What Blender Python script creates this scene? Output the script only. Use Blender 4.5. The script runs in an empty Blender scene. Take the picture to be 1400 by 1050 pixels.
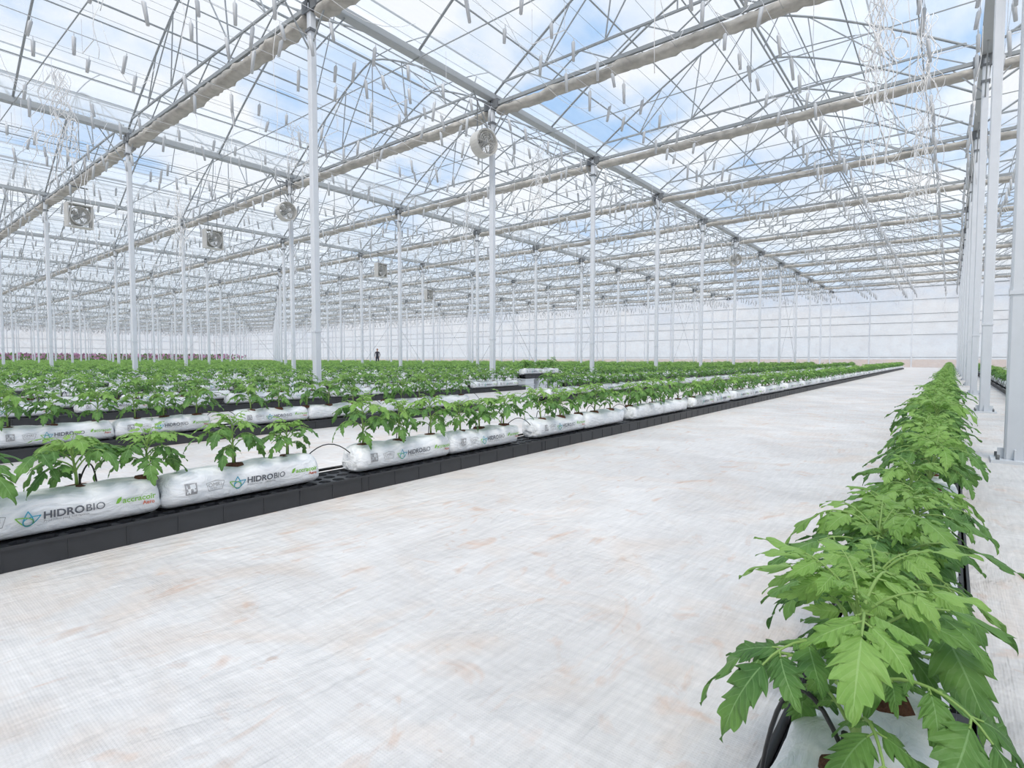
import bpy, math, random
import numpy as np
from mathutils import Vector, Matrix, noise
from mathutils.bvhtree import BVHTree
random.seed(7)
scene = bpy.context.scene
COL = scene.collection

# ------------------------------------------------------------------ materials
def new_mat(name):
    m = bpy.data.materials.new(name); m.use_nodes = True
    nt = m.node_tree; nt.nodes.clear()
    return m, nt, nt.nodes, nt.links

def principled(name, col, rough=0.5, metal=0.0, var=0.06, scale=8.0, bump=0.0, bscale=40.0, spec=0.5):
    m, nt, N, L = new_mat(name)
    out = N.new('ShaderNodeOutputMaterial'); p = N.new('ShaderNodeBsdfPrincipled')
    p.inputs['Roughness'].default_value = rough; p.inputs['Metallic'].default_value = metal
    p.inputs['Specular IOR Level'].default_value = spec
    tc = N.new('ShaderNodeTexCoord'); nz = N.new('ShaderNodeTexNoise')
    nz.inputs['Scale'].default_value = scale; nz.inputs['Detail'].default_value = 3
    L.new(tc.outputs['Object'], nz.inputs['Vector'])
    mx = N.new('ShaderNodeMix'); mx.data_type = 'RGBA'
    mx.inputs[6].default_value = tuple(max(0, c*(1-var)) for c in col)+(1,)
    mx.inputs[7].default_value = tuple(min(1, c*(1+var)) for c in col)+(1,)
    L.new(nz.outputs['Fac'], mx.inputs[0]); L.new(mx.outputs[2], p.inputs['Base Color'])
    if bump > 0:
        n2 = N.new('ShaderNodeTexNoise'); n2.inputs['Scale'].default_value = bscale; n2.inputs['Detail'].default_value = 4
        L.new(tc.outputs['Object'], n2.inputs['Vector'])
        b = N.new('ShaderNodeBump'); b.inputs['Strength'].default_value = bump; b.inputs['Distance'].default_value = 0.02
        L.new(n2.outputs['Fac'], b.inputs['Height']); L.new(b.outputs['Normal'], p.inputs['Normal'])
    L.new(p.outputs['BSDF'], out.inputs['Surface'])
    return m

M_steel = principled('galvanised_white_steel', (0.68, 0.71, 0.75), 0.45, 0.0, 0.05)
M_frame = principled('galvanised_frame', (0.31, 0.33, 0.34), 0.5, 0.0, 0.12)
M_frame_d = principled('dark_bracket', (0.16, 0.17, 0.18), 0.5, 0.0)
M_gutter = principled('gutter_steel', (0.40, 0.42, 0.43), 0.5, 0.0)
M_screen = principled('folded_screen_cloth', (0.43, 0.41, 0.375), 0.9, 0, 0.45, 5.0, 0.8, 14.0)
M_wire = principled('white_wire', (0.75, 0.76, 0.78), 0.5)
M_string = principled('white_twine', (0.9, 0.9, 0.9), 0.8)
M_hook = principled('twine_hook_plastic', (0.58, 0.60, 0.62), 0.6)
M_black = principled('black_tray_plastic', (0.035, 0.037, 0.042), 0.45, 0, 0.2, 20)
M_tube = principled('black_tube', (0.02, 0.02, 0.02), 0.4)
M_soil = principled('coir_substrate', (0.13, 0.055, 0.03), 0.95, 0, 0.5, 60, 0.9, 90)
M_dark = principled('print_grey', (0.10, 0.11, 0.13), 0.6)
M_pgreen = principled('print_green', (0.22, 0.50, 0.06), 0.6)
M_pblue = principled('print_blue', (0.05, 0.35, 0.50), 0.6)
M_pred = principled('print_red', (0.5, 0.1, 0.04), 0.6)
M_pgrey = principled('print_light_grey', (0.33, 0.33, 0.34), 0.6)
M_fan = principled('fan_housing_paint', (0.58, 0.57, 0.54), 0.5)
M_fanblade = principled('fan_blade', (0.45, 0.45, 0.44), 0.4)
M_stem = principled('tomato_stem', (0.24, 0.38, 0.10), 0.6)
M_skin = principled('skin', (0.45, 0.26, 0.18), 0.6)
M_hair = principled('hair', (0.03, 0.02, 0.015), 0.7)
M_shirt = principled('dark_jacket', (0.035, 0.035, 0.05), 0.9)
M_trous = principled('dark_trousers', (0.03, 0.04, 0.06), 0.9)
M_magenta = principled('magenta_petals', (0.50, 0.26, 0.40), 0.7, 0, 0.4, 3)

def slab_mat():
    m, nt, N, L = new_mat('white_slab_film')
    out = N.new('ShaderNodeOutputMaterial'); p = N.new('ShaderNodeBsdfPrincipled')
    p.inputs['Roughness'].default_value = 0.38
    tc = N.new('ShaderNodeTexCoord')
    mp = N.new('ShaderNodeMapping'); mp.inputs['Scale'].default_value = (1, 0.6, 1.3)
    L.new(tc.outputs['Object'], mp.inputs['Vector'])
    n = N.new('ShaderNodeTexNoise'); n.inputs['Scale'].default_value = 16; n.inputs['Detail'].default_value = 5
    n.inputs['Distortion'].default_value = 1.6
    L.new(mp.outputs[0], n.inputs['Vector'])
    b = N.new('ShaderNodeBump'); b.inputs['Strength'].default_value = 0.8; b.inputs['Distance'].default_value = 0.015
    L.new(n.outputs['Fac'], b.inputs['Height']); L.new(b.outputs['Normal'], p.inputs['Normal'])
    cr = N.new('ShaderNodeValToRGB')
    cr.color_ramp.elements[0].color = (0.76, 0.79, 0.82, 1); cr.color_ramp.elements[1].color = (0.90, 0.91, 0.925, 1)
    cr.color_ramp.elements[0].position = 0.3; cr.color_ramp.elements[1].position = 0.6
    L.new(n.outputs['Fac'], cr.inputs[0]); L.new(cr.outputs[0], p.inputs['Base Color'])
    L.new(p.outputs[0], out.inputs['Surface'])
    return m
M_slab = slab_mat()

def leaf_mat(name, c1, c2, vein, trans=0.3):
    m, nt, N, L = new_mat(name)
    out = N.new('ShaderNodeOutputMaterial'); p = N.new('ShaderNodeBsdfPrincipled')
    p.inputs['Roughness'].default_value = 0.5; p.inputs['Specular IOR Level'].default_value = 0.35
    tc = N.new('ShaderNodeTexCoord')
    n = N.new('ShaderNodeTexNoise'); n.inputs['Scale'].default_value = 9; n.inputs['Detail'].default_value = 3
    L.new(tc.outputs['Object'], n.inputs['Vector'])
    mr = N.new('ShaderNodeMapRange'); mr.inputs[1].default_value = 0.35; mr.inputs[2].default_value = 0.65
    L.new(n.outputs['Fac'], mr.inputs[0])
    mx = N.new('ShaderNodeMix'); mx.data_type = 'RGBA'
    mx.inputs[6].default_value = c1+(1,); mx.inputs[7].default_value = c2+(1,)
    L.new(mr.outputs[0], mx.inputs[0])
    uv = N.new('ShaderNodeUVMap'); uv.uv_map = 'UVMap'
    sp = N.new('ShaderNodeSeparateXYZ'); L.new(uv.outputs[0], sp.inputs[0])
    def math_(op, a, b=None, c=None):
        k = N.new('ShaderNodeMath'); k.operation = op
        for i, v in enumerate((a, b, c)):
            if v is None: continue
            if isinstance(v, (int, float)): k.inputs[i].default_value = v
            else: L.new(v, k.inputs[i])
        return k.outputs[0]
    av = math_('ABSOLUTE', math_('SUBTRACT', sp.outputs[1], 0.5))
    mid = math_('LESS_THAN', av, 0.018)
    ph = math_('FRACT', math_('SUBTRACT', math_('MULTIPLY', sp.outputs[0], 8.0), math_('MULTIPLY', av, 3.2)))
    side = math_('LESS_THAN', math_('ABSOLUTE', math_('SUBTRACT', ph, 0.5)), 0.05)
    v = math_('MAXIMUM', mid, math_('MULTIPLY', side, 0.4))
    mv = N.new('ShaderNodeMix'); mv.data_type = 'RGBA'
    L.new(math_('MULTIPLY', v, 0.7), mv.inputs[0]); L.new(mx.outputs[2], mv.inputs[6]); mv.inputs[7].default_value = vein+(1,)
    L.new(mv.outputs[2], p.inputs['Base Color'])
    hgt = math_('ABSOLUTE', math_('SUBTRACT', ph, 0.5))
    n3 = N.new('ShaderNodeTexNoise'); n3.inputs['Scale'].default_value = 160; L.new(tc.outputs['Object'], n3.inputs['Vector'])
    hh = math_('ADD', hgt, math_('MULTIPLY', n3.outputs['Fac'], 0.6))
    b = N.new('ShaderNodeBump'); b.inputs['Strength'].default_value = 0.5; b.inputs['Distance'].default_value = 0.004
    L.new(hh, b.inputs['Height']); L.new(b.outputs['Normal'], p.inputs['Normal'])
    tr = N.new('ShaderNodeBsdfTranslucent'); L.new(mv.outputs[2], tr.inputs['Color'])
    ms = N.new('ShaderNodeMixShader'); ms.inputs[0].default_value = trans
    L.new(p.outputs[0], ms.inputs[1]); L.new(tr.outputs[0], ms.inputs[2]); L.new(ms.outputs[0], out.inputs['Surface'])
    return m
M_leaf = leaf_mat('tomato_leaf', (0.075, 0.185, 0.045), (0.18, 0.35, 0.08), (0.28, 0.46, 0.18), 0.28)
M_leafy = leaf_mat('tomato_young_leaf', (0.21, 0.40, 0.08), (0.33, 0.54, 0.14), (0.40, 0.60, 0.22), 0.32)

def film_mat(name, opac, col=(0.93, 0.95, 0.97), streak=0.3, fr=0.65):
    m, nt, N, L = new_mat(name)
    out = N.new('ShaderNodeOutputMaterial')
    t = N.new('ShaderNodeBsdfTransparent'); t.inputs[0].default_value = (0.98, 0.985, 0.99, 1)
    d = N.new('ShaderNodeBsdfDiffuse'); d.inputs[0].default_value = col+(1,)
    tl = N.new('ShaderNodeBsdfTranslucent'); tl.inputs[0].default_value = col+(1,)
    m1 = N.new('ShaderNodeMixShader'); m1.inputs[0].default_value = fr
    L.new(d.outputs[0], m1.inputs[1]); L.new(tl.outputs[0], m1.inputs[2])
    tc = N.new('ShaderNodeTexCoord'); mp = N.new('ShaderNodeMapping'); mp.inputs['Scale'].default_value = (1.5, 0.35, 1.5)
    L.new(tc.outputs['Object'], mp.inputs[0])
    n = N.new('ShaderNodeTexNoise'); n.inputs['Scale'].default_value = 1.0; n.inputs['Detail'].default_value = 4
    L.new(mp.outputs[0], n.inputs['Vector'])
    mr = N.new('ShaderNodeMapRange'); mr.inputs[1].default_value = 0.3; mr.inputs[2].default_value = 0.7
    mr.inputs[3].default_value = max(0, opac-streak/2); mr.inputs[4].default_value = min(1, opac+streak/2)
    L.new(n.outputs['Fac'], mr.inputs[0])
    m2 = N.new('ShaderNodeMixShader'); L.new(mr.outputs[0], m2.inputs[0])
    L.new(t.outputs[0], m2.inputs[1]); L.new(m1.outputs[0], m2.inputs[2])
    L.new(m2.outputs[0], out.inputs['Surface'])
    return m
M_filmA = film_mat('roof_film_milky', 0.60, (0.76, 0.78, 0.80), streak=0.2)
M_filmB = film_mat('roof_film_clear', 0.34, (0.79, 0.82, 0.84), streak=0.16)
M_filmW = film_mat('wall_film', 0.52, (0.86, 0.85, 0.85), streak=0.25)

def floor_mat():
    m, nt, N, L = new_mat('white_ground_cover')
    out = N.new('ShaderNodeOutputMaterial'); p = N.new('ShaderNodeBsdfPrincipled')
    p.inputs['Roughness'].default_value = 0.6; p.inputs['Specular IOR Level'].default_value = 0.3
    tc = N.new('ShaderNodeTexCoord')
    def noise_(scale, det=4, vec=None, dist=0, sc=None, rot=0):
        n = N.new('ShaderNodeTexNoise'); n.inputs['Scale'].default_value = scale; n.inputs['Detail'].default_value = det
        n.inputs['Distortion'].default_value = dist
        mp = N.new('ShaderNodeMapping'); L.new(tc.outputs['Object'], mp.inputs[0])
        if sc: mp.inputs['Scale'].default_value = sc
        mp.inputs['Rotation'].default_value = (0, 0, rot)
        L.new(mp.outputs[0], n.inputs['Vector']); return n.outputs['Fac']
    def ramp(fac, a, b, ca, cb):
        r = N.new('ShaderNodeValToRGB'); e = r.color_ramp.elements
        e[0].position = a; e[1].position = b; e[0].color = ca+(1,); e[1].color = cb+(1,)
        L.new(fac, r.inputs[0]); return r.outputs[0]
    def mix(f, a, b, mode='MIX'):
        x = N.new('ShaderNodeMix'); x.data_type = 'RGBA'; x.blend_type = mode
        if isinstance(f, float): x.inputs[0].default_value = f
        else: L.new(f, x.inputs[0])
        for s, v in ((6, a), (7, b)):
            if isinstance(v, tuple): x.inputs[s].default_value = v+(1,)
            else: L.new(v, x.inputs[s])
        return x.outputs[2]
    base = ramp(noise_(1.3, 7, dist=0.8), 0.35, 0.65, (0.74, 0.71, 0.685), (0.87, 0.845, 0.82))
    st = ramp(noise_(1.9, 7, dist=1.5), 0.50, 0.72, (0, 0, 0), (0.5, 0.5, 0.5))
    c = mix(st, base, (0.79, 0.65, 0.54))
    st2 = ramp(noise_(4.5, 8, dist=2.5, sc=(1, 0.5, 1), rot=0.5), 0.60, 0.74, (0, 0, 0), (0.55, 0.55, 0.55))
    c = mix(st2, c, (0.70, 0.45, 0.31))
    st3 = ramp(noise_(14, 6, dist=1.0), 0.66, 0.76, (0, 0, 0), (0.5, 0.5, 0.5))
    c = mix(st3, c, (0.62, 0.44, 0.34))
    fine = ramp(noise_(55, 3, sc=(1, 0.10, 1)), 0.3, 0.7, (0.88, 0.88, 0.88), (1, 1, 1))
    c = mix(1.0, c, fine, 'MULTIPLY')
    fine2 = ramp(noise_(55, 3, sc=(0.10, 1, 1)), 0.3, 0.7, (0.90, 0.90, 0.90), (1, 1, 1))
    c = mix(1.0, c, fine2, 'MULTIPLY')
    L.new(c, p.inputs['Base Color'])
    def wave(direction, scale):
        w = N.new('ShaderNodeTexWave'); w.bands_direction = direction; w.inputs['Scale'].default_value = scale
        w.inputs['Distortion'].default_value = 0.8
        L.new(tc.outputs['Object'], w.inputs['Vector']); return w.outputs['Fac']
    ad = N.new('ShaderNodeMath'); ad.operation = 'MULTIPLY'
    L.new(wave('X', 45), ad.inputs[0]); L.new(wave('Y', 45), ad.inputs[1])
    b1 = N.new('ShaderNodeBump'); b1.inputs['Strength'].default_value = 0.28; b1.inputs['Distance'].default_value = 0.0025
    L.new(ad.outputs[0], b1.inputs['Height'])
    b2 = N.new('ShaderNodeBump'); b2.inputs['Strength'].default_value = 0.8; b2.inputs['Distance'].default_value = 0.04
    L.new(noise_(2.2, 4, dist=1.8, sc=(1, 0.6, 1), rot=0.3), b2.inputs['Height']); L.new(b1.outputs[0], b2.inputs['Normal'])
    b3 = N.new('ShaderNodeBump'); b3.inputs['Strength'].default_value = 0.7; b3.inputs['Distance'].default_value = 0.017
    L.new(noise_(7, 3, dist=2.4, sc=(1, 0.3, 1), rot=-0.9), b3.inputs['Height']); L.new(b2.outputs[0], b3.inputs['Normal'])
    L.new(b3.outputs[0], p.inputs['Normal'])
    L.new(p.outputs[0], out.inputs['Surface'])
    return m
M_floor = floor_mat()
M_earth = principled('red_earth', (0.42, 0.30, 0.22), 0.95, 0, 0.25, 0.3)

# ------------------------------------------------------------------ mesh builder
class MB:
    def __init__(s): s.v = []; s.f = []; s.m = []; s.uv = []; s.mats = []; s.sm = []
    def mi(s, mat):
        if mat not in s.mats: s.mats.append(mat)
        return s.mats.index(mat)
    def add(s, vs, fs, mat, uvs=None, smooth=False):
        o = len(s.v); s.v.extend([tuple(v) for v in vs]); s.uv.extend(uvs if uvs else [(0.2, 0.3)]*len(vs))
        k = s.mi(mat)
        for f in fs: s.f.append(tuple(o+i for i in f)); s.m.append(k); s.sm.append(smooth)
    def append(s, o, M):
        A = np.array(o.v, dtype=float); R = np.array(M)[:3, :3]; t = np.array(M)[:3, 3]
        B = A @ R.T + t; off = len(s.v)
        s.v.extend(map(tuple, B.tolist())); s.uv.extend(o.uv)
        mp = [s.mi(x) for x in o.mats]
        s.f.extend([tuple(off+i for i in f) for f in o.f]); s.m.extend([mp[i] for i in o.m]); s.sm.extend(o.sm)
    def mesh(s, name):
        me = bpy.data.meshes.new(name); me.from_pydata(s.v, [], s.f)
        for x in s.mats: me.materials.append(x)
        me.polygons.foreach_set('material_index', s.m); me.polygons.foreach_set('use_smooth', s.sm)
        ul = me.uv_layers.new(name='UVMap')
        li = np.zeros(len(me.loops), dtype=np.int32); me.loops.foreach_get('vertex_index', li)
        ul.data.foreach_set('uv', np.array(s.uv, dtype=np.float32)[li].ravel())
        me.update(); return me
    def box(s, c, sz, mat, rz=0.0):
        x, y, z = sz[0]/2, sz[1]/2, sz[2]/2; vs = []
        cr, sr = math.cos(rz), math.sin(rz)
        for dz in (-z, z):
            for dx, dy in ((-x, -y), (x, -y), (x, y), (-x, y)):
                vs.append((c[0]+dx*cr-dy*sr, c[1]+dx*sr+dy*cr, c[2]+dz))
        s.add(vs, [(0, 3, 2, 1), (4, 5, 6, 7), (0, 1, 5, 4), (1, 2, 6, 5), (2, 3, 7, 6), (3, 0, 4, 7)], mat)
    def tube(s, pts, r, n, mat, cap=True, smooth=True, ph=0.0):
        pts = [Vector(p) for p in pts]; k = len(pts)
        rs = r if isinstance(r, (list, tuple)) else [r]*k
        vs = []; up = None
        for i, p in enumerate(pts):
            t = (pts[min(i+1, k-1)]-pts[max(i-1, 0)])
            if t.length < 1e-9: t = Vector((0, 0, 1))
            t.normalize()
            if up is None:
                up = Vector((0, 0, 1)) if abs(t.z) < 0.9 else Vector((1, 0, 0))
            a = up-t*up.dot(t)
            if a.length < 1e-6: a = t.orthogonal()
            a.normalize(); up = a; b = t.cross(a)
            for j in range(n):
                an = ph+2*math.pi*j/n
                vs.append(p+(a*math.cos(an)+b*math.sin(an))*rs[i])
        fs = []
        for i in range(k-1):
            for j in range(n):
                fs.append((i*n+j, i*n+(j+1) % n, (i+1)*n+(j+1) % n, (i+1)*n+j))
        if cap: fs.append(tuple(range(n-1, -1, -1))); fs.append(tuple((k-1)*n+j for j in range(n)))
        s.add(vs, fs, mat, smooth=smooth)
    def bar(s, p, q, w, mat, n=4): s.tube([p, q], w*0.7, n, mat, True, n > 4, math.pi/4)

def obj(name, data, parent=None, loc=(0, 0, 0), rot=(0, 0, 0), scale=(1, 1, 1)):
    o = bpy.data.objects.new(name, data); COL.objects.link(o)
    o.location = loc; o.rotation_euler = rot; o.scale = scale
    if parent: o.parent = parent
    return o

# ------------------------------------------------------------------ dimensions
BAY = 9.6; XC = 0.4; G = 7.2; R = 2.5
NL = 15
Y0 = -9.3; Y1 = 60.7
XL = XC-NL*BAY; XR = XC+BAY
def arch(a): return G+0.15+R*(1-abs(a)**1.28)

# ------------------------------------------------------------------ floor, ground
mb = MB()
mb.add([(XL, Y0, 0), (XR, Y0, 0), (XR, Y1, 0), (XL, Y1, 0)], [(0, 1, 2, 3)], M_floor)
obj('floor', mb.mesh('floor'))
mb = MB(); mb.add([(-600, -400, -0.06), (400, -400, -0.06), (400, 600, -0.06), (-600, 600, -0.06)], [(0, 1, 2, 3)], M_earth)
obj('ground', mb.mesh('ground'))

# ------------------------------------------------------------------ roof bay module
def bay_frame():
    m = MB()
    y = Y0
    NS = 20
    k = 0
    while y <= Y1+0.01:
        pts = [(BAY*i/NS, y, arch(2*i/NS-1)) for i in range(NS+1)]
        m.tube(pts, 0.028, 5, M_frame)
        if k % 2 == 0:
            m.box((BAY/2, y, G-0.05), (BAY, 0.06, 0.08), M_frame)
            m.box((BAY/2, y, G+0.42), (BAY*0.93, 0.04, 0.045), M_frame)
            xs = [0.35+(BAY-0.7)*i/12 for i in range(13)]
            for i in range(12):
                z0, z1 = (G, G+0.42) if i % 2 == 0 else (G+0.42, G)
                m.bar((xs[i], y, z0), (xs[i+1], y, z1), 0.022, M_frame)
            for a, b in ((1.6, 0.24), (1.6, 0.36), (3.2, 0.36), (4.8, 0.5), (6.4, 0.64), (8.0, 0.64), (8.0, 0.76), (3.2, 0.5), (6.4, 0.5)):
                m.bar((a, y, G+0.42), (BAY*b, y, arch(2*b-1)), 0.024, M_frame)
            for sx in (0.12, BAY-0.12):
                m.box((sx, y, G-0.05), (0.2, 0.12, 0.22), M_frame_d)
        else:
            m.bar((0, y, G+0.05), (BAY, y, G+0.05), 0.018, M_frame)
        k += 1; y += 2.5
    for f in (0.12, 0.27, 0.4, 0.5, 0.6, 0.73, 0.88):
        m.bar((BAY*f, Y0, arch(2*f-1)-0.04), (BAY*f, Y1, arch(2*f-1)-0.04), 0.026 if f != 0.5 else 0.045, M_frame)
    for dx in (-0.1, 0.1): m.box((dx, (Y0+Y1)/2, G+0.14), (0.01, Y1-Y0, 0.13), M_gutter)
    m.box((0, (Y0+Y1)/2, G+0.07), (0.20, Y1-Y0, 0.014), M_gutter)
    for i in range(1, 10):
        m.bar((BAY*i/10, Y0, G-0.28), (BAY*i/10, Y1, G-0.28), 0.006, M_frame, 3)
    y = Y0+2.5
    while y < Y1:
        px, pz = BAY*0.72, arch(0.44)
        m.bar((BAY*0.6, y, G+0.45), (px-0.1, y, pz+0.75), 0.02, M_frame)
        y += 5
    m.bar((BAY*0.6, Y0, G+0.46), (BAY*0.6, Y1, G+0.46), 0.028, M_frame)
    return m.mesh('bay_frame')

def bay_film():
    m = MB()
    def strip(s0, s1, n, mat, dz=0.04):
        vs = []; fs = []
        for i in range(n+1):
            s = s0+(s1-s0)*i/n
            for yy in (Y0, Y1): vs.append((BAY*s, yy, arch(2*s-1)+dz))
        for i in range(n): fs.append((2*i, 2*i+1, 2*i+3, 2*i+2))
        m.add(vs, fs, mat, smooth=True)
    strip(0.015, 0.27, 6, M_filmB)
    strip(0.27, 0.5, 6, M_filmA)
    strip(0.735, 0.985, 6, M_filmB)
    zr = arch(0)+0.05; x0 = BAY*0.5
    n = 6; ln = BAY*0.26; vs = []; fs = []
    for i in range(n+1):
        u = i/n
        for yy in (Y0, Y1): vs.append((x0+ln*u, yy, zr-0.32*u*u+0.12*u))
    for i in range(n): fs.append((2*i, 2*i+1, 2*i+3, 2*i+2))
    m.add(vs, fs, M_filmA, smooth=True)
    m.bar((x0+ln, Y0, zr-0.2), (x0+ln, Y1, zr-0.2), 0.035, M_frame)
    yy = Y0
    while yy < Y1+.1:
        m.tube([(x0+ln*i/n, yy, zr-0.32*(i/n)**2+0.12*i/n-0.02) for i in range(n+1)], 0.018, 4, M_frame); yy += 2.5
    return m.mesh('bay_film')

def bay_screens():
    m = MB(); rng = random.Random(11)
    y = Y0+5; k = 0
    while y <= Y1-1:
        n = 80; sec = 10; vs = []; fs = []
        off = rng.random()*50
        for i in range(n+1):
            x = 0.16+(BAY-0.32)*i/n
            sag = 0.012*math.sin(i/n*math.pi*12)
            for j in range(sec):
                an = 2*math.pi*j/sec
                r = 1+0.3*noise.noise(Vector((x*5+off, j*1.1, 0)))+0.2*noise.noise(Vector((x*14, j*2.3, off)))
                vs.append((x, y+0.10+math.copysign(abs(math.cos(an))**.6, math.cos(an))*0.15*r, G-0.21+sag+math.copysign(abs(math.sin(an))**.6, math.sin(an))*0.09*r))
        for i in range(n):
            for j in range(sec): fs.append((i*sec+j, i*sec+(j+1) % sec, (i+1)*sec+(j+1) % sec, (i+1)*sec+j))
        fs.append(tuple(range(sec))); fs.append(tuple(n*sec+j for j in range(sec)))
        m.add(vs, fs, M_screen, smooth=True)
        m.box((BAY/2, y+0.27, G-0.12), (BAY-.3, 0.03, 0.03), M_frame_d)
        y += 5
    return m.mesh('bay_screens')

ROWX = [-0.55, -3.27, -6.15, -9.05]
def bay_twine():
    m = MB(); rng = random.Random(5)
    ya, yb = Y0+.3, Y1-.3
    for rx in ROWX:
        for d in (-0.35, 0.35):
            x = BAY+rx+d
            m.bar((x, ya, G-0.72), (x, yb, G-0.72), 0.007, M_wire, 3)
            y = ya+rng.random()
            while y < yb-.4:
                z = G-0.72
                l = rng.uniform(0.24, 0.42); tl = rng.uniform(-0.06, 0.06)
                m.tube([(x, y, z), (x+0.01, y, z-0.06)], 0.006, 3, M_hook)
                m.tube([(x, y, z-0.06), (x+tl*.3, y+tl*.3, z-0.09), (x+tl, y+tl, z-0.06-l)], [0.02, 0.036, 0.028], 5, M_hook)
                if rng.random() < 0.18:
                    L2 = rng.uniform(0.5, 2.6); ph = rng.random()*6
                    m.tube([(x+0.05*math.sin(ph+q), y+0.05*math.cos(ph+q*1.3), z-0.3-L2*q/6) for q in range(7)], 0.005, 3, M_string)
                y += rng.uniform(0.5, 1.1)
        y = Y0+2.5
        while y < Y1:
            m.bar((BAY+rx-0.35, y, G-0.72), (BAY+rx+0.35, y, G-0.72), 0.012, M_wire)
            m.bar((BAY+rx-0.35, y, G-0.72), (BAY+rx-0.35, y, G-0.1), 0.008, M_wire, 3)
            m.bar((BAY+rx+0.35, y, G-0.72), (BAY+rx+0.35, y, G-0.1), 0.008, M_wire, 3); y += 5.0
    for i in range(80):
        x = rng.uniform(1.5, BAY-1.5); y = rng.uniform(ya, yb-4); dy = rng.uniform(1, 4); dx = rng.uniform(-1.4, 1.4)
        sg = rng.uniform(0.2, 1.0)
        m.tube([(x+dx*q/8, y+dy*q/8, G-0.35-sg*4*(q/8)*(1-q/8)) for q in range(9)], 0.005, 3, M_string)
    return m.mesh('bay_twine')

me_fr, me_fi, me_sc, me_tw = bay_frame(), bay_film(), bay_screens(), bay_twine()
for b in range(-1, NL):
    x = XC-(b+1)*BAY
    obj('greenhouse_roof_frame', me_fr, loc=(x, 0, 0))
    obj('ceiling', me_fi, loc=(x, 0, 0))
    obj('folded_shade_screen', me_sc, loc=(x, 0, 0))
    obj('crop_wire_with_hooks', me_tw, loc=(x, 0, 0))

# ------------------------------------------------------------------ columns
def column_mesh():
    m = MB()
    w = 0.06; z1 = G-0.02
    vs = []; c = 0.012
    prof = [(-w+c, -w), (w-c, -w), (w, -w+c), (w, w-c), (w-c, w), (-w+c, w), (-w, w-c), (-w, -w+c)]
    for z in (0.02, z1):
        for p in prof: vs.append((p[0], p[1], z))
    m.add(vs, [(i, (i+1) % 8, 8+(i+1) % 8, 8+i) for i in range(8)]+[tuple(range(8, 16))], M_steel)
    m.box((0, 0, 0.012), (0.28, 0.28, 0.024), M_steel)
    for dx in (-.1, .1):
        for dy in (-.1, .1): m.tube([(dx, dy, 0.02), (dx, dy, 0.06)], 0.012, 6, M_frame_d)
    for a in (0, math.pi/2):
        m.box((0, 0, 0.06), (0.2, 0.012, 0.09), M_steel, a)
    for z in (G-0.5, G-0.16): m.box((0, 0, z), (0.16, 0.16, 0.05), M_frame_d)
    m.bar((0, 0, G-0.75), (0.55, 0, G-0.1), 0.025, M_frame); m.bar((0, 0, G-0.75), (-0.55, 0, G-0.1), 0.025, M_frame)
    m.bar((0, 0, G-0.9), (0, 0.7, G+0.06), 0.024, M_frame); m.bar((0, 0, G-0.9), (0, -0.7, G+0.06), 0.024, M_frame)
    m.box((0, 0.0, 1.3), (0.135, 0.135, 0.03), M_steel)
    return m.mesh('column')
me_col = column_mesh()
for b in range(0, NL):
    for k in range(-2, 11):
        obj('support_column', me_col, loc=(XC-b*BAY, 5.7+5*k, 0))
for b in range(0, NL):
    for ya in ((20.7, 45.7) if b != 1 else (40.7,)):
        mb = MB()
        mb.bar((0, .12, 0.5), (0, 4.88, G-1.0), 0.012, M_frame, 4); mb.bar((0.02, .12, G-1.0), (0.02, 4.88, 0.5), 0.012, M_frame, 4)
        obj('bracing_cable', mb.mesh('bracing_cable'), loc=(XC-b*BAY, ya, 0))

# ------------------------------------------------------------------ walls
def wall_end(name, y):
    m = MB()
    for b in range(-1, NL):
        x0 = XC-(b+1)*BAY; n = 20
        m.add([(x0, y, 0), (x0+BAY, y, 0), (x0+BAY, y, G+.15), (x0, y, G+.15)], [(0, 1, 2, 3)], M_filmW)
        vs = [(x0+BAY*i/n, y, arch(2*i/n-1)) for i in range(n+1)]
        m.add(vs, [tuple(range(n, -1, -1))], M_filmB)
    obj(name, m.mesh(name))
    f = MB(); s = -1 if y > 0 else 1
    x = XR
    while x > XL-0.1:
        f.box((x, y+s*0.06, G/2), (0.09, 0.06, G), M_steel); x -= BAY/3
    for z in (0.9, 2.9, 4.0, 4.75, 6.0, G-0.05):
        f.box(((XL+XR)/2, y+s*0.04, z), (XR-XL, 0.04, 0.05), M_frame)
    obj('trim_end_wall_frame', f.mesh(name+'_frame'))
wall_end('wall_back', Y1); wall_end('wall_front', Y0)
for name, x, s in (('wall_left', XL, 1), ('wall_right', XR, -1)):
    m = MB(); m.add([(x, Y0, 0), (x, Y1, 0), (x, Y1, G+.15), (x, Y0, G+.15)], [(0, 1, 2, 3)], M_filmW)
    obj(name, m.mesh(name))
    f = MB(); y = Y0
    while y < Y1+.1: f.box((x+s*.06, y, G/2), (0.06, 0.09, G), M_steel); y += 2.5
    for z in (0.9, 2.9, 4.75, G-0.05): f.box((x+s*.04, (Y0+Y1)/2, z), (0.04, Y1-Y0, 0.06), M_frame)
    obj('trim_side_wall_frame', f.mesh(name+'_frame'))

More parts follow.
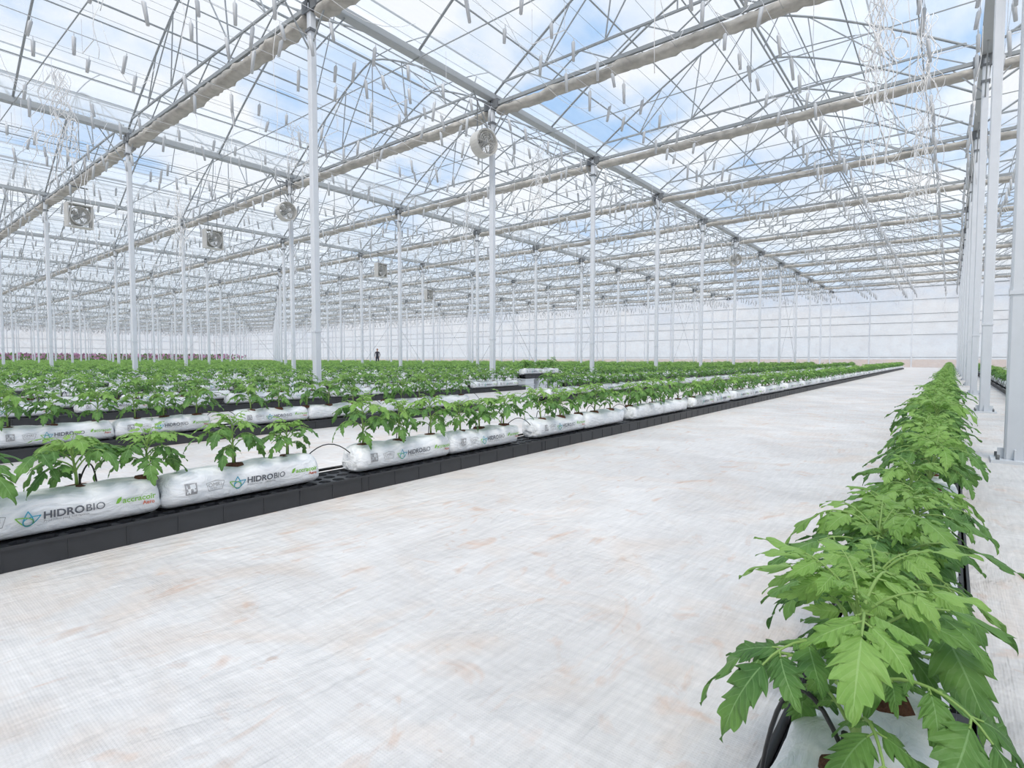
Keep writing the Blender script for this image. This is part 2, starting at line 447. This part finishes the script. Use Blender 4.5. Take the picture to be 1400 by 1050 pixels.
# ------------------------------------------------------------------ tomato plants
def leaflet(m, O, T, S, N_, L, W, n, ac, rng, mat, droop=0.35, fold=0.25):
    vs = []; uvs = []; fs = []
    ph = rng.random()*6; curl = rng.uniform(-0.2, 0.2); teeth = 5 if n > 16 else 4
    vv = [-1+2*j/ac for j in range(ac+1)]
    for i in range(n+1):
        u = i/n
        pr = math.sin(math.pi*min(1, u)**0.66)**0.8 if 0 < u < 1 else 0.0
        if 0 < u < 1: pr *= (1-0.3*u)
        f = (u*teeth+0.15) % 1.0
        tooth = 0.64+0.42*f if n >= 8 else 1
        for v in vv:
            w = 0.5*W*pr*(1+(tooth-1)*abs(v)**2)
            x = L*(u+0.12*abs(v)*pr*(f if n >= 8 else .5))
            y = v*w+curl*L*u*u
            z = -droop*L*u*u-fold*abs(y)*(1.0)+0.05*L*math.sin(u*11+ph+v*2.0)*abs(v)
            vs.append(O+T*x+S*y+N_*z); uvs.append((u, v*0.5+0.5))
    A = ac+1
    for i in range(n):
        for j in range(ac): fs.append((i*A+j, i*A+j+1, (i+1)*A+j+1, (i+1)*A+j))
    m.add(vs, fs, mat, uvs, True)

def comp_leaf(m, base, az, el0, length, rng, lod, mat, curl=1.3, size=1.0):
    segs = {3: 10, 2: 9, 1: 5, 0: 3}[lod]
    p = Vector(base); pts = [p.copy()]; dirs = []
    twist = rng.uniform(-.4, .4)
    for i in range(segs):
        u = (i+0.5)/segs; el = el0-curl*u**1.3
        a = az+twist*u; dh = Vector((math.cos(a), math.sin(a), 0))
        d = dh*math.cos(el)+Vector((0, 0, 1))*math.sin(el)
        p = p+d*(length/segs); pts.append(p.copy()); dirs.append(d)
    r0 = 0.0030*size
    if lod > 0: m.tube(pts, [r0*(1-0.6*i/segs) for i in range(segs+1)], 6 if lod >= 2 else 3, M_stem, cap=False)
    n, ac = {3: (25, 6), 2: (16, 4), 1: (8, 2), 0: (3, 2)}[lod]
    def frame(u):
        x = u*segs; i = min(segs-1, int(x)); f = x-i
        O = pts[i].lerp(pts[i+1], f); T = dirs[i]; S = Vector((0, 0, 1)).cross(T)
        if S.length < .1: S = Vector((-math.sin(az), math.cos(az), 0))
        S.normalize(); return O, T, S, T.cross(S)
    st = ((0.34, 0.55), (0.58, 0.9), (0.82, 0.9)) if lod > 0 else ((0.42, 0.9), (0.78, 1.1))
    LL = length*(0.52 if lod == 3 else 0.48)*rng.uniform(.9, 1.1)
    for u, sc in st:
        for sd in (-1, 1):
            O, T, S, Nn = frame(min(1, u+rng.uniform(-.03, .03)))
            a = rng.uniform(0.8, 1.15)
            D = (T*math.cos(a)+S*sd*math.sin(a)+Vector((0, 0, -rng.uniform(0.05, .45)))).normalized()
            SS = (Nn.cross(D)).normalized(); NN = D.cross(SS)
            if NN.z < 0 and Nn.z > 0: SS, NN = -SS, -NN
            l = LL*sc*rng.uniform(.8, 1.12)
            if lod >= 2: m.tube([O, O+D*l*.18], 0.0014*size, 4, M_stem, cap=False)
            leaflet(m, O+D*l*(.12 if lod else 0), D, SS, NN, l, l*rng.uniform(.58, .76), n, ac, rng, mat, rng.uniform(.2, .6), rng.uniform(.15, .5))
            if lod >= 2 and rng.random() < .5:
                O2, T2, S2, N2 = frame(min(1, u+.11)); D2 = (T2*.5+S2*sd).normalized(); l2 = LL*.28
                SS2 = N2.cross(D2).normalized()
                leaflet(m, O2, D2, SS2, D2.cross(SS2), l2, l2*.6, 8, 2, rng, mat)
    O, T, S, Nn = frame(1.0)
    leaflet(m, O, T, S, Nn, LL*1.2, LL*.85, n, ac, rng, mat, rng.uniform(.2, .5), rng.uniform(.1, .4))

def plant(rng, H, lod, size=1.0):
    m = MB()
    bx, by = rng.uniform(-.03, .03), rng.uniform(-.03, .03)
    def stem(u): return Vector((bx*u*u, by*u*u, H*u))
    if lod: m.tube([stem(i/5) for i in range(6)], [0.0068-.0035*i/5 for i in range(6)], 8 if lod >= 2 else 4, M_stem)
    else: m.tube([stem(0), stem(1)], 0.006, 3, M_stem, cap=False)
    nl = {3: 11, 2: 11, 1: 11, 0: 9}[lod]; az = rng.random()*6.28
    for k in range(nl):
        u = 0.24+0.72*k/(nl-1); az += 2.4+rng.uniform(-.3, .3)
        ln = (0.160-0.045*max(0, u-.5)*2)*rng.uniform(.82, 1.18)*size*(0.85 if k < 2 else 1)
        comp_leaf(m, stem(u), az, math.radians(rng.uniform(34, 56)+22*u), ln, rng, lod, M_leaf if u < .78 else M_leafy, rng.uniform(1.3, 2.0), size)
    for k in range(5 if lod else 3):
        az += 1.7
        comp_leaf(m, stem(1), az, math.radians(rng.uniform(50, 78)), rng.uniform(.055, .10)*size, rng, min(lod, 1) if lod < 3 else 2, M_leafy, .9, size*.8)
    return m

# ------------------------------------------------------------------ slabs
def slab(L, W=0.205, H=0.158, ns=28, sec=20, seed=0):
    m = MB(); vs = []; fs = []
    if ns > 10:
        us = [0, .004, .012, .025, .045, .07]; us += [.07+.86*i/(ns-12) for i in range(1, ns-12)]; us += [1-x for x in (.07, .045, .025, .012, .004, 0)]
    else:
        us = [0, .02, .08, .5, .92, .98, 1]
    ns = len(us)-1
    tilt = noise.noise(Vector((seed*3.1, 1, 2)))*0.2
    for i, u in enumerate(us):
        y = L*u
        e = min(u, 1-u)*L
        q = min(1, e/0.05); t = math.sqrt(max(0, 1-(1-q)**2))
        wx = 0.5*W*(0.55+0.45*t); hz = H*(0.30+0.70*t)*(1+.12*noise.noise(Vector((y*4, seed, 3))))
        for j in range(sec):
            an = 2*math.pi*j/sec; c, s = math.cos(an), math.sin(an)
            pw = 0.6
            px = wx*math.copysign(abs(c)**pw, c); pz = 0.5*hz*math.copysign(abs(s)**pw, s)
            nz = noise.noise(Vector((px*9, y*5, pz*12+seed)))*0.016+noise.noise(Vector((px*28, y*16, pz*30+seed)))*0.007
            if s < -0.5: nz *= .2
            px *= 1+nz/0.1
            zz = 0.5*hz+pz+(H-hz)*.18+(nz if s > .3 else 0)+(px*tilt if s > -.3 else 0)
            vs.append((px, y+(.012*math.sin(an*3+seed) if e < .002 else 0), max(0.0, zz)))
    for i in range(ns):
        for j in range(sec): fs.append((i*sec+j, (i+1)*sec+j, (i+1)*sec+(j+1) % sec, i*sec+(j+1) % sec))
    fs.append(tuple(range(sec))); fs.append(tuple(ns*sec+sec-1-j for j in range(sec)))
    m.add(vs, fs, M_slab, smooth=True)
    return m

def text_mb(body, size, mat, bold=0.0):
    cu = bpy.data.curves.new('t', 'FONT'); cu.body = body; cu.size = size; cu.offset = bold; cu.resolution_u = 3
    o = bpy.data.objects.new('t', cu); COL.objects.link(o)
    dg = bpy.context.evaluated_depsgraph_get(); me = o.evaluated_get(dg).to_mesh()
    m = MB(); vs = [(0, v.co.x, v.co.y) for v in me.vertices]; fs = [tuple(p.vertices) for p in me.polygons]
    if vs: m.add(vs, fs, mat)
    o.evaluated_get(dg).to_mesh_clear(); bpy.data.objects.remove(o); bpy.data.curves.remove(cu)
    return m

def ring2d(m, pts, w, mat):
    n = len(pts); vs = []; fs = []
    for i in range(n):
        a = Vector(pts[i-1]); b = Vector(pts[(i+1) % n]); t = (b-a).normalized(); nn = Vector((-t.y, t.x)); p = Vector(pts[i])
        for s in (-.5, .5):
            q = p+nn*w*s; vs.append((0, q.x, q.y))
    for i in range(n): j = (i+1) % n; fs.append((2*i, 2*i+1, 2*j+1, 2*j))
    m.add(vs, fs, mat)

def label_sheet():
    m = MB(); T = Matrix.Translation
    m.append(text_mb('HIDRO', 0.042, M_dark, 0.0010), T((0, 0.375, 0.058)))
    m.append(text_mb('BIO', 0.042, M_dark), T((0, 0.510, 0.058)))
    m.append(text_mb('Productos para hidroponia', 0.0135, M_pgrey), T((0, 0.377, 0.044)))
    m.append(text_mb('accracoir', 0.034, M_pgreen, 0.0006), T((0, 0.640, 0.066)))
    m.append(text_mb('Aero', 0.022, M_pred, 0.0005), T((0, 0.715, 0.046)))
    m.add([(0, .615, .068), (0, .622, .088), (0, .637, .096), (0, .635, .080), (0, .626, .068)], [(0, 1, 2, 3, 4)], M_pgreen)
    for rot, cy, mat in ((0.0, 0, M_pblue), (1.05, -.012, M_pgreen), (-1.05, .012, M_pblue)):
        pts = []
        for i in range(24):
            t = 2*math.pi*i/24; x = 0.021*math.sin(t)*abs(math.sin(t/2))**1.3; z = 0.03*math.cos(t)
            pts.append((0.33+cy+x*math.cos(rot)-z*math.sin(rot), 0.068-abs(cy)*.5+x*math.sin(rot)+z*math.cos(rot)))
        ring2d(m, pts, 0.004, mat)
    rg = random.Random(2)
    for a in range(9):
        for b in range(9):
            edge = a in (0, 8) or b in (0, 8)
            if edge or rg.random() < .5:
                y, z, s = 0.085+a*.0058, 0.05+b*.0058, .0056
                m.add([(0, y, z), (0, y+s, z), (0, y+s, z+s), (0, y, z+s)], [(0, 1, 2, 3)], M_pgrey)
    m.append(text_mb('OMRI', 0.026, M_pgrey), T((0, 0.188, 0.070)))
    m.append(text_mb('LISTED', 0.011, M_pgrey), T((0, 0.195, 0.058)))
    ring2d(m, [(0.18, .09), (0.19, .052), (0.255, .052), (0.265, .09), (0.222, .098)], 0.003, M_pgrey)
    return m
LBL = label_sheet()

def project_label(m, slabmb, yoff, side):
    bvh = BVHTree.FromPolygons([Vector(v) for v in slabmb.v], slabmb.f)
    k = MB(); k.mats = list(LBL.mats); k.f = list(LBL.f); k.m = list(LBL.m); k.sm = list(LBL.sm); k.uv = list(LBL.uv)
    for v in LBL.v:
        y = v[1] if side > 0 else 0.8-v[1]
        z = v[2]+0.012
        h = bvh.ray_cast(Vector((side*0.5, y, z)), Vector((-side, 0, 0)))
        x = (h[0].x if h[0] else side*0.1)+side*0.0035
        k.v.append((x, y, z))
    m.append(k, Matrix.Translation((0, yoff, 0.1)))

SL = 0.8; PER = 1.85; TW = 0.27
def tray(m, L, detail=True):
    H = 0.098; w = TW/2
    for s in (-1, 1):
        m.box((s*w, L/2, H/2), (0.006, L, H), M_black)
        m.box((s*(w+.004), L/2, H-.006), (0.014, L, 0.012), M_black)
        if detail:
            y = 0.05
            while y < L: m.box((s*(w+.003), y, H*.45), (0.006, 0.006, H*.85), M_black); y += 0.2
    m.box((0, L/2, 0.008), (TW, L, 0.01), M_black)
    if not detail:
        m.box((0, L/2, H-.01), (TW, L, 0.01), M_black); return
    c = TW/3-.002; ny = int(L/c); cy = L/ny
    for a in range(3):
        for b in range(ny):
            cx0 = -w+TW*(a+.5)/3; cy0 = cy*(b+.5); r = 0.036
            outer = []; inner = []; low = []
            for q in range(8):
                an = math.pi/4*q; ca, sa = math.cos(an), math.sin(an); k = 1/max(abs(ca), abs(sa))
                outer.append((cx0+ca*k*TW/6, cy0+sa*k*cy/2, H-.004))
                inner.append((cx0+ca*r, cy0+sa*r, H-.004)); low.append((cx0+ca*r*.8, cy0+sa*r*.8, H-.05))
            fs = [(q, (q+1) % 8, 8+(q+1) % 8, 8+q) for q in range(8)]+[(8+q, 8+(q+1) % 8, 16+(q+1) % 8, 16+q) for q in range(8)]
            m.add(outer+inner+low, fs, M_black)

def planted_group(seed, lod, size=1.0, labels=True, detail=True, nper=6):
    rng = random.Random(seed); m = MB()
    tray(m, PER, detail)
    ztop = 0.1+0.158
    for s in range(2):
        if lod > 0: sb = slab(SL-.004, seed=seed*7+s*3)
        else: sb = slab(SL-.012, ns=6, sec=8, seed=seed+s)
        M = Matrix.Translation((rng.uniform(-.01, .01), s*SL+.006, 0.1))
        m.append(sb, M)
        if labels:
            project_label(m, sb, s*SL+.006, 1); project_label(m, sb, s*SL+.006, -1)
    for k in range(nper):
        y = 2*SL*(k+.5)/nper+rng.uniform(-.05, .05); x = rng.uniform(-.025, .025)
        if lod > 0:
            n = 14; vs = [(x, y, ztop+.008)]
            for q in range(n):
                a = 2*math.pi*q/n; r = 0.040*(1+.15*math.sin(a*3+k)); vs.append((x+r*math.cos(a), y+r*math.sin(a), ztop+.004))
            for q in range(n):
                a = 2*math.pi*q/n; r = 0.05*(1+.15*math.sin(a*3+k)); vs.append((x+r*math.cos(a), y+r*math.sin(a), ztop-.02))
            fs = [(0, 1+q, 1+(q+1) % n) for q in range(n)]+[(1+q, 1+n+q, 1+n+(q+1) % n, 1+(q+1) % n) for q in range(n)]
            m.add(vs, fs, M_soil, smooth=True)
            dy = rng.uniform(.05, .12)
            P0 = Vector((-TW/2+.0, y+dy, 0.115)); P1 = Vector((-.10, y+dy*.8, ztop+rng.uniform(.12, .20))); P2 = Vector((x-.014, y+.014, ztop+.02))
            pts = [P0*(1-t)**2+P1*2*t*(1-t)*1.0+P2*t*t for t in [i/12 for i in range(13)]]
            m.tube(pts, 0.0034, 6, M_tube)
            m.tube([P2+Vector((0, 0, .03)), P2-Vector((0, 0, .05))], 0.0045, 6, M_tube)
        p = plant(rng, rng.uniform(.13, .225)*size, lod, size*rng.uniform(.82, 1.15))
        m.append(p, Matrix.Translation((x, y, ztop+.005)))
    if lod > 0:
        m.tube([(-TW/2-.012, 0, .112), (-TW/2-.012, PER, .112)], 0.009, 6, M_tube)
        y0 = 2*SL
        m.tube([(-.1+.12*t, y0-.05+.38*t, .13+.62*t*(1-t)) for t in [i/12 for i in range(13)]], 0.0034, 5, M_tube)
    return m

near = [planted_group(s, 2, 1.07, nper=n_).mesh('planted_slab_group') for s, n_ in ((1, 5), (2, 6), (3, 5), (4, 6))]
mid = [planted_group(s, 1, 1.08, nper=n_).mesh('planted_slab_group_mid') for s, n_ in ((11, 5), (12, 6), (13, 5), (14, 6))]
close = [planted_group(s, 3, 1.03, nper=6).mesh('planted_slab_group_close') for s in (21, 22)]

YEND = 49.5
def near_row(x, y0, kmin, seed, hi=True, skip=(), closeups=False):
    e = obj('tomato_growing_row', None, loc=(x, 0, 0)); rng = random.Random(seed); k = kmin
    while y0+(k+1)*PER < YEND+1:
        y = y0+k*PER
        if k not in skip:
            if closeups and 0 <= k <= 1: me = close[k % 2]
            elif hi and y < 9: me = near[(k+seed) % 4]
            else: me = mid[rng.randrange(4)]
            obj('planted_slab', me, e, (0, y, 0))
        k += 1
    return e
rows_near = [(-0.08, 0.66, True), (-2.87, 0.13, True), (-5.75, 0.75, True), (1.1, 0.4, False),
             (-8.65, 0.1, False), (-9.75, 0.9, False), (-12.47, 0.3, False)]
for i, (x, y0, hi) in enumerate(rows_near):
    sk = set()
    if x == -0.08: sk = {-1}
    if x == -5.75: sk = {3}
    if x == -8.65: sk = {6}
    near_row(x, y0, -2, i+1, hi, sk, x == -0.08)

e = obj('raised_planted_stand', None, loc=(-8.65, 0.1+6*PER, 0))
m = MB()
for yy in (0.2, 0.8, 1.4):
    for lvl in range(2):
        z0 = lvl*.14
        m.box((0, yy, z0+.065), (.24, .36, .13), M_steel); m.box((0, yy, z0+.125), (.27, .39, .02), M_steel)
obj('stacked_crates', m.mesh('stacked_crates'), e)
obj('planted_slab', mid[1], e, (0, 0, .28))

def far_row_mesh(seed):
    rng = random.Random(seed)
    vars_ = [planted_group(seed*10+j, 0, 1.15, False, False, 6) for j in range(4)]
    m = MB(); k = 0
    while -3+k*PER < YEND:
        m.append(vars_[rng.randrange(4)], Matrix.Translation((0, -3+k*PER, 0))); k += 1
    return m.mesh('tomato_far_row')
far = [far_row_mesh(31), far_row_mesh(32)]
for b in range(0, NL):
    for i, rx in enumerate(ROWX):
        x = XC-b*BAY+rx
        if x > -12.9: continue
        if x < -118: continue
        obj('tomato_growing_row', far[(b+i) % 2], loc=(x, random.uniform(-.8, .8), 0))
for rx in ROWX[:3]:
    obj('tomato_growing_row', far[0], loc=(XC+BAY+rx, 0.3, 0))

# ------------------------------------------------------------------ pink flower crop far left, one bed block per bay
rng = random.Random(9)
for xa, xb in ((-123.8, -119.2), (-133.4, -125.0), (-143.0, -134.6)):
    m = MB(); cx = (xa+xb)/2
    for i in range(int(230*(xb-xa))):
        x = rng.uniform(xa+.3, xb-.3)-cx; y = rng.uniform(0.3, 57.7); z = rng.uniform(.8, 1.6) if rng.random() < .75 else rng.uniform(.3, 1)
        s = rng.uniform(.12, .28); a = rng.random()*6
        mt = M_magenta if z > .8 and rng.random() < .65 else M_leaf
        c = Vector((x, y, z)); u = Vector((math.cos(a), math.sin(a), .4))*s; v = Vector((-math.sin(a)*.4, math.cos(a)*.4, 1))*s
        w = u.cross(v).normalized()*s*.4
        m.add([c-u, c-v+w, c+u, c+v+w, c+w*1.5], [(0, 1, 4), (1, 2, 4), (2, 3, 4), (3, 0, 4)], mt)
    k = xa+1.0
    while k < xb-.4:
        m.box((k-cx, 29, .1), (.5, 58, .2), M_black)
        for j in range(58): m.bar((k-cx, .5+j, 0.2), (k-cx, .5+j, 1.4), .02, M_stem)
        k += 2.2
    obj('pink_flower_bed', m.mesh('pink_flower_bed'), loc=(cx, 0, 0))

# ------------------------------------------------------------------ circulation fans
def fan_mesh(box=True):
    m = MB(); r = .29; n = 28
    prof = [(r, -.13), (r+.03, -.15), (r+.03, .15), (r, .13)]
    vs = []; fs = []
    for i in range(n):
        a = 2*math.pi*i/n
        for pr, py in prof: vs.append((pr*math.cos(a), py, pr*math.sin(a)))
    for i in range(n):
        for j in range(4): fs.append((i*4+j, i*4+(j+1) % 4, ((i+1) % n)*4+(j+1) % 4, ((i+1) % n)*4+j))
    m.add(vs, fs, M_fan, smooth=False)
    m.tube([(0, -.1, 0), (0, .12, 0)], .07, 14, M_frame)
    m.tube([(0, .12, 0), (0, .3, 0)], .09, 14, M_frame)
    for k in range(5):
        a = 2*math.pi*k/5
        P = lambda rr, an, y: (rr*math.cos(an), y, rr*math.sin(an))
        m.add([P(.06, a-.3, -.04), P(.26, a-.28, -.07), P(.27, a+.4, .05), P(.06, a+.4, .05)], [(0, 1, 2, 3)], M_fanblade)
    for rr in (.08, .13, .18, .23, .29):
        for y in (-.15, .15):
            m.tube([(rr*math.cos(2*math.pi*i/24), y, rr*math.sin(2*math.pi*i/24)) for i in range(25)], .005, 4, M_fan, cap=False)
    for k in range(8):
        a = math.pi*2*k/8
        for y in (-.15, .15): m.bar((0, y, 0), (.31*math.cos(a), y, .31*math.sin(a)), .006, M_fan)
    if box:
        for sx in (-1, 1): m.box((sx*.36, 0, 0), (.04, .3, .8), M_fan)
        for sz in (-1, 1): m.box((0, 0, sz*.38), (.72, .3, .04), M_fan)
    m.bar((-.2, 0, .3), (-.2, 0, 1.0), .02, M_frame_d); m.bar((.2, 0, .3), (.2, 0, 1.0), .02, M_frame_d)
    m.bar((-.3, 0, 1.0), (.3, 0, 1.0), .04, M_frame_d)
    return m.mesh('fan')
fan_b, fan_r = fan_mesh(True), fan_mesh(False)
def fan(x, y, z, mesh, rz): obj('circulation_fan', mesh, loc=(x, y, z), rot=(0, 0, rz))
fan(XC-BAY+.12, 10.25, 6.05, fan_r, 1.4); fan(XC-2*BAY+.4, 10.3, 5.95, fan_r, 1.5)
fan(-23.9, 5.7, 5.75, fan_b, 1.7); fan(-25.2, 10.7, 5.95, fan_b, 1.7); fan(-26.5, 20.7, 6.0, fan_b, 1.7)
fan(XC-BAY+.1, 30.3, 6.0, fan_r, .7)
fan(XC-3*BAY-4.8, 30.7, 5.95, fan_b, 1.7)

# ------------------------------------------------------------------ hanging string bundles
def bundle(x, y, zt, zb, n, spread, seed):
    rng = random.Random(seed); m = MB()
    for i in range(n):
        ox, oy = rng.gauss(0, spread), rng.gauss(0, spread); L = (zt-zb)*rng.uniform(.45, 1); ph = rng.random()*6; am = rng.uniform(.02, .09)
        K = 26
        m.tube([(x+ox*(.3+.7*q/K)+am*math.sin(ph+q*.9), y+oy*(.3+.7*q/K)+am*math.cos(ph+q*.7), zt-L*q/K) for q in range(K+1)], 0.0075, 3, M_string)
    for i in range(n//3):
        cz = rng.uniform(zb+.6, zt-.6); rr = rng.uniform(.06, .14); cx, cy = x+rng.gauss(0, spread), y+rng.gauss(0, spread)
        m.tube([(cx+rr*math.cos(t*.5), cy+rr*.6*math.cos(t*.5), cz+rr*1.6*math.sin(t*.5)) for t in range(13)], .010, 4, M_string)
    obj('hanging_twine_bundle', m.mesh('bundle'))
bundle(-.94, 9.5, 6.9, 3.1, 18, .13, 1); bundle(-.55, 12.5, 6.9, 2.6, 13, .15, 2); bundle(-15.05, 3.3, 6.9, 4.2, 18, .25, 3)
bundle(-.75, 17.5, 6.9, 3.0, 10, .2, 4); bundle(-9.4, 13, 6.9, 4.2, 10, .2, 5); bundle(-14.0, 15.0, 6.9, 4.4, 10, .2, 6)
bundle(-21.5, 8.0, 6.9, 3.6, 12, .2, 7); bundle(-13.5, 7.8, 6.9, 4.8, 8, .2, 8)

# ------------------------------------------------------------------ person
def person(loc, rz):
    e = obj('person', None, loc=loc, rot=(0, 0, rz))
    V = [(0, 0, .95, .125, .10), (0, 0, 1.08, .125, .085), (0, .01, 1.25, .15, .10), (0, 0, 1.40, .13, .085), (0, 0, 1.48, .05, .05), (0, .01, 1.54, .05, .055)]
    E = [(0, 1), (1, 2), (2, 3), (3, 4), (4, 5)]
    for s in (-1, 1):
        b = len(V)
        V += [(s*.09, 0, .86, .085, .09), (s*.10, .02+.04*s, .48, .055, .06), (s*.105, -.02+.05*s, .09, .04, .045), (s*.115, .10+.05*s, .045, .04, .032)]
        E += [(0, b), (b, b+1), (b+1, b+2), (b+2, b+3)]
        b = len(V)
        V += [(s*.18, 0, 1.39, .055, .055), (s*.235, -.02, 1.13, .042, .042), (s*.20, .14, .93, .03, .03)]
        E += [(3, b), (b, b+1), (b+1, b+2)]
    me = bpy.data.meshes.new('body'); me.from_pydata([v[:3] for v in V], E, [])
    o = obj('body', me, e)
    sk = o.modifiers.new('s', 'SKIN')
    for i, v in enumerate(V): me.skin_vertices[0].data[i].radius = v[3:]
    me.skin_vertices[0].data[0].use_root = True
    ss = o.modifiers.new('ss', 'SUBSURF'); ss.levels = 2; ss.render_levels = 2
    dg = bpy.context.evaluated_depsgraph_get(); em = bpy.data.meshes.new_from_object(o.evaluated_get(dg))
    o.modifiers.clear(); o.data = em; em.materials.clear()
    for mt in (M_shirt, M_trous, M_skin, M_hair): em.materials.append(mt)
    for p in em.polygons:
        c = p.center; p.use_smooth = True
        p.material_index = 2 if (c.z > 1.47 or (c.z < .97 and c.z > .85 and abs(c.x) > .17 and c.y > .1)) else (3 if c.z < .09 else (1 if c.z < .96 and abs(c.x) < .19 else 0))
    h = MB()
    def ell(c, r, mat, f=lambda v: v):
        vs = []; fs = []; n, k = 16, 12
        for i in range(k+1):
            for j in range(n):
                a, b_ = math.pi*i/k, 2*math.pi*j/n
                vs.append(f((c[0]+r[0]*math.sin(a)*math.cos(b_), c[1]+r[1]*math.sin(a)*math.sin(b_), c[2]+r[2]*math.cos(a))))
        for i in range(k):
            for j in range(n): fs.append((i*n+j, (i+1)*n+j, (i+1)*n+(j+1) % n, i*n+(j+1) % n))
        h.add(vs, fs, mat, smooth=True)
    ell((0, .02, 1.625), (.076, .095, .115), M_skin, lambda v: (v[0]*(1 if v[2] > 1.6 else 1-(1.6-v[2])*2.5), v[1], v[2]))
    ell((0, -.008, 1.655), (.084, .098, .10), M_hair); ell((0, -.09, 1.56), (.04, .035, .09), M_hair)
    ell((0, .118, 1.61), (.012, .018, .02), M_skin); ell((0, .104, 1.573), (.024, .008, .007), M_magenta)
    for s in (-1, 1): ell((s*.03, .104, 1.635), (.012, .008, .007), M_hair); ell((s*.078, .015, 1.61), (.01, .018, .03), M_skin)
    for s in (-1, 1):
        P = Vector((s*.20, .14, .93)); D = Vector((-.1*s, .75, -.6)).normalized(); S = Vector((s, 0, 0))
        h.tube([P-D*.01, P+D*.04, P+D*.085], [.026, .038, .034], 8, M_skin)
        for q, ln in enumerate((.062, .072, .067, .052)):
            B = P+D*.075+S*(q-1.5)*.017
            h.tube([B, B+D*ln*.5, B+D*ln+Vector((0, 0, -.015))], [.009, .008, .006], 6, M_skin)
        h.tube([P+D*.03-S*.03, P+D*.065-S*.05, P+D*.09-S*.053], [.011, .009, .007], 6, M_skin)
    obj('head_and_hands', h.mesh('head_and_hands'), e)
person((-42.9, 33.0, 0), -2.3)

# ------------------------------------------------------------------ world + sun
w = bpy.data.worlds.new('sky'); scene.world = w; w.use_nodes = True
nt = w.node_tree; N = nt.nodes; L = nt.links; N.clear()
out = N.new('ShaderNodeOutputWorld'); bg = N.new('ShaderNodeBackground'); bg.inputs['Strength'].default_value = 1.12
tc = N.new('ShaderNodeTexCoord'); sp = N.new('ShaderNodeSeparateXYZ'); L.new(tc.outputs['Generated'], sp.inputs[0])
mz = N.new('ShaderNodeMath'); mz.operation = 'ADD'; mz.inputs[1].default_value = 0.22; L.new(sp.outputs[2], mz.inputs[0])
mm = N.new('ShaderNodeMath'); mm.operation = 'MAXIMUM'; mm.inputs[1].default_value = 0.05; L.new(mz.outputs[0], mm.inputs[0])
dv = N.new('ShaderNodeVectorMath'); dv.operation = 'DIVIDE'; L.new(tc.outputs['Generated'], dv.inputs[0])
cb = N.new('ShaderNodeCombineXYZ'); [L.new(mm.outputs[0], cb.inputs[i]) for i in range(3)]; L.new(cb.outputs[0], dv.inputs[1])
nz = N.new('ShaderNodeTexNoise'); nz.inputs['Scale'].default_value = 1.7; nz.inputs['Detail'].default_value = 8; nz.inputs['Roughness'].default_value = .55
L.new(dv.outputs[0], nz.inputs['Vector'])
cr = N.new('ShaderNodeValToRGB'); e = cr.color_ramp.elements
e[0].position = .41; e[0].color = (.22, .47, .84, 1); e[1].position = .56; e[1].color = (.90, .905, .91, 1)
L.new(nz.outputs['Fac'], cr.inputs[0])
mr = N.new('ShaderNodeMapRange'); mr.inputs[1].default_value = 0.0; mr.inputs[2].default_value = .30; mr.inputs[3].default_value = 1; mr.inputs[4].default_value = 0
L.new(sp.outputs[2], mr.inputs[0])
mx = N.new('ShaderNodeMix'); mx.data_type = 'RGBA'; L.new(mr.outputs[0], mx.inputs[0]); L.new(cr.outputs[0], mx.inputs[6]); mx.inputs[7].default_value = (.78, .86, .94, 1)
L.new(mx.outputs[2], bg.inputs[0]); L.new(bg.outputs[0], out.inputs[0])

sd = bpy.data.lights.new('sun', 'SUN'); sd.energy = 4.0; sd.angle = math.radians(20); sd.color = (1, .95, .89)
so = obj('sun', sd); so.rotation_euler = (math.radians(28), math.radians(18), 0)

# ------------------------------------------------------------------ camera
cd = bpy.data.cameras.new('camera'); cam = obj('camera', cd)
cd.sensor_width = 36; cd.lens = 750/1400*36; cd.clip_start = .02; cd.clip_end = 1500
cam.location = (0, 0, .8); cam.rotation_euler = (math.radians(90-2.67), 0, math.radians(38.66))
scene.camera = cam
scene.view_settings.view_transform = 'Standard'
scene.view_settings.look = 'None'
scene.view_settings.exposure = 0.0
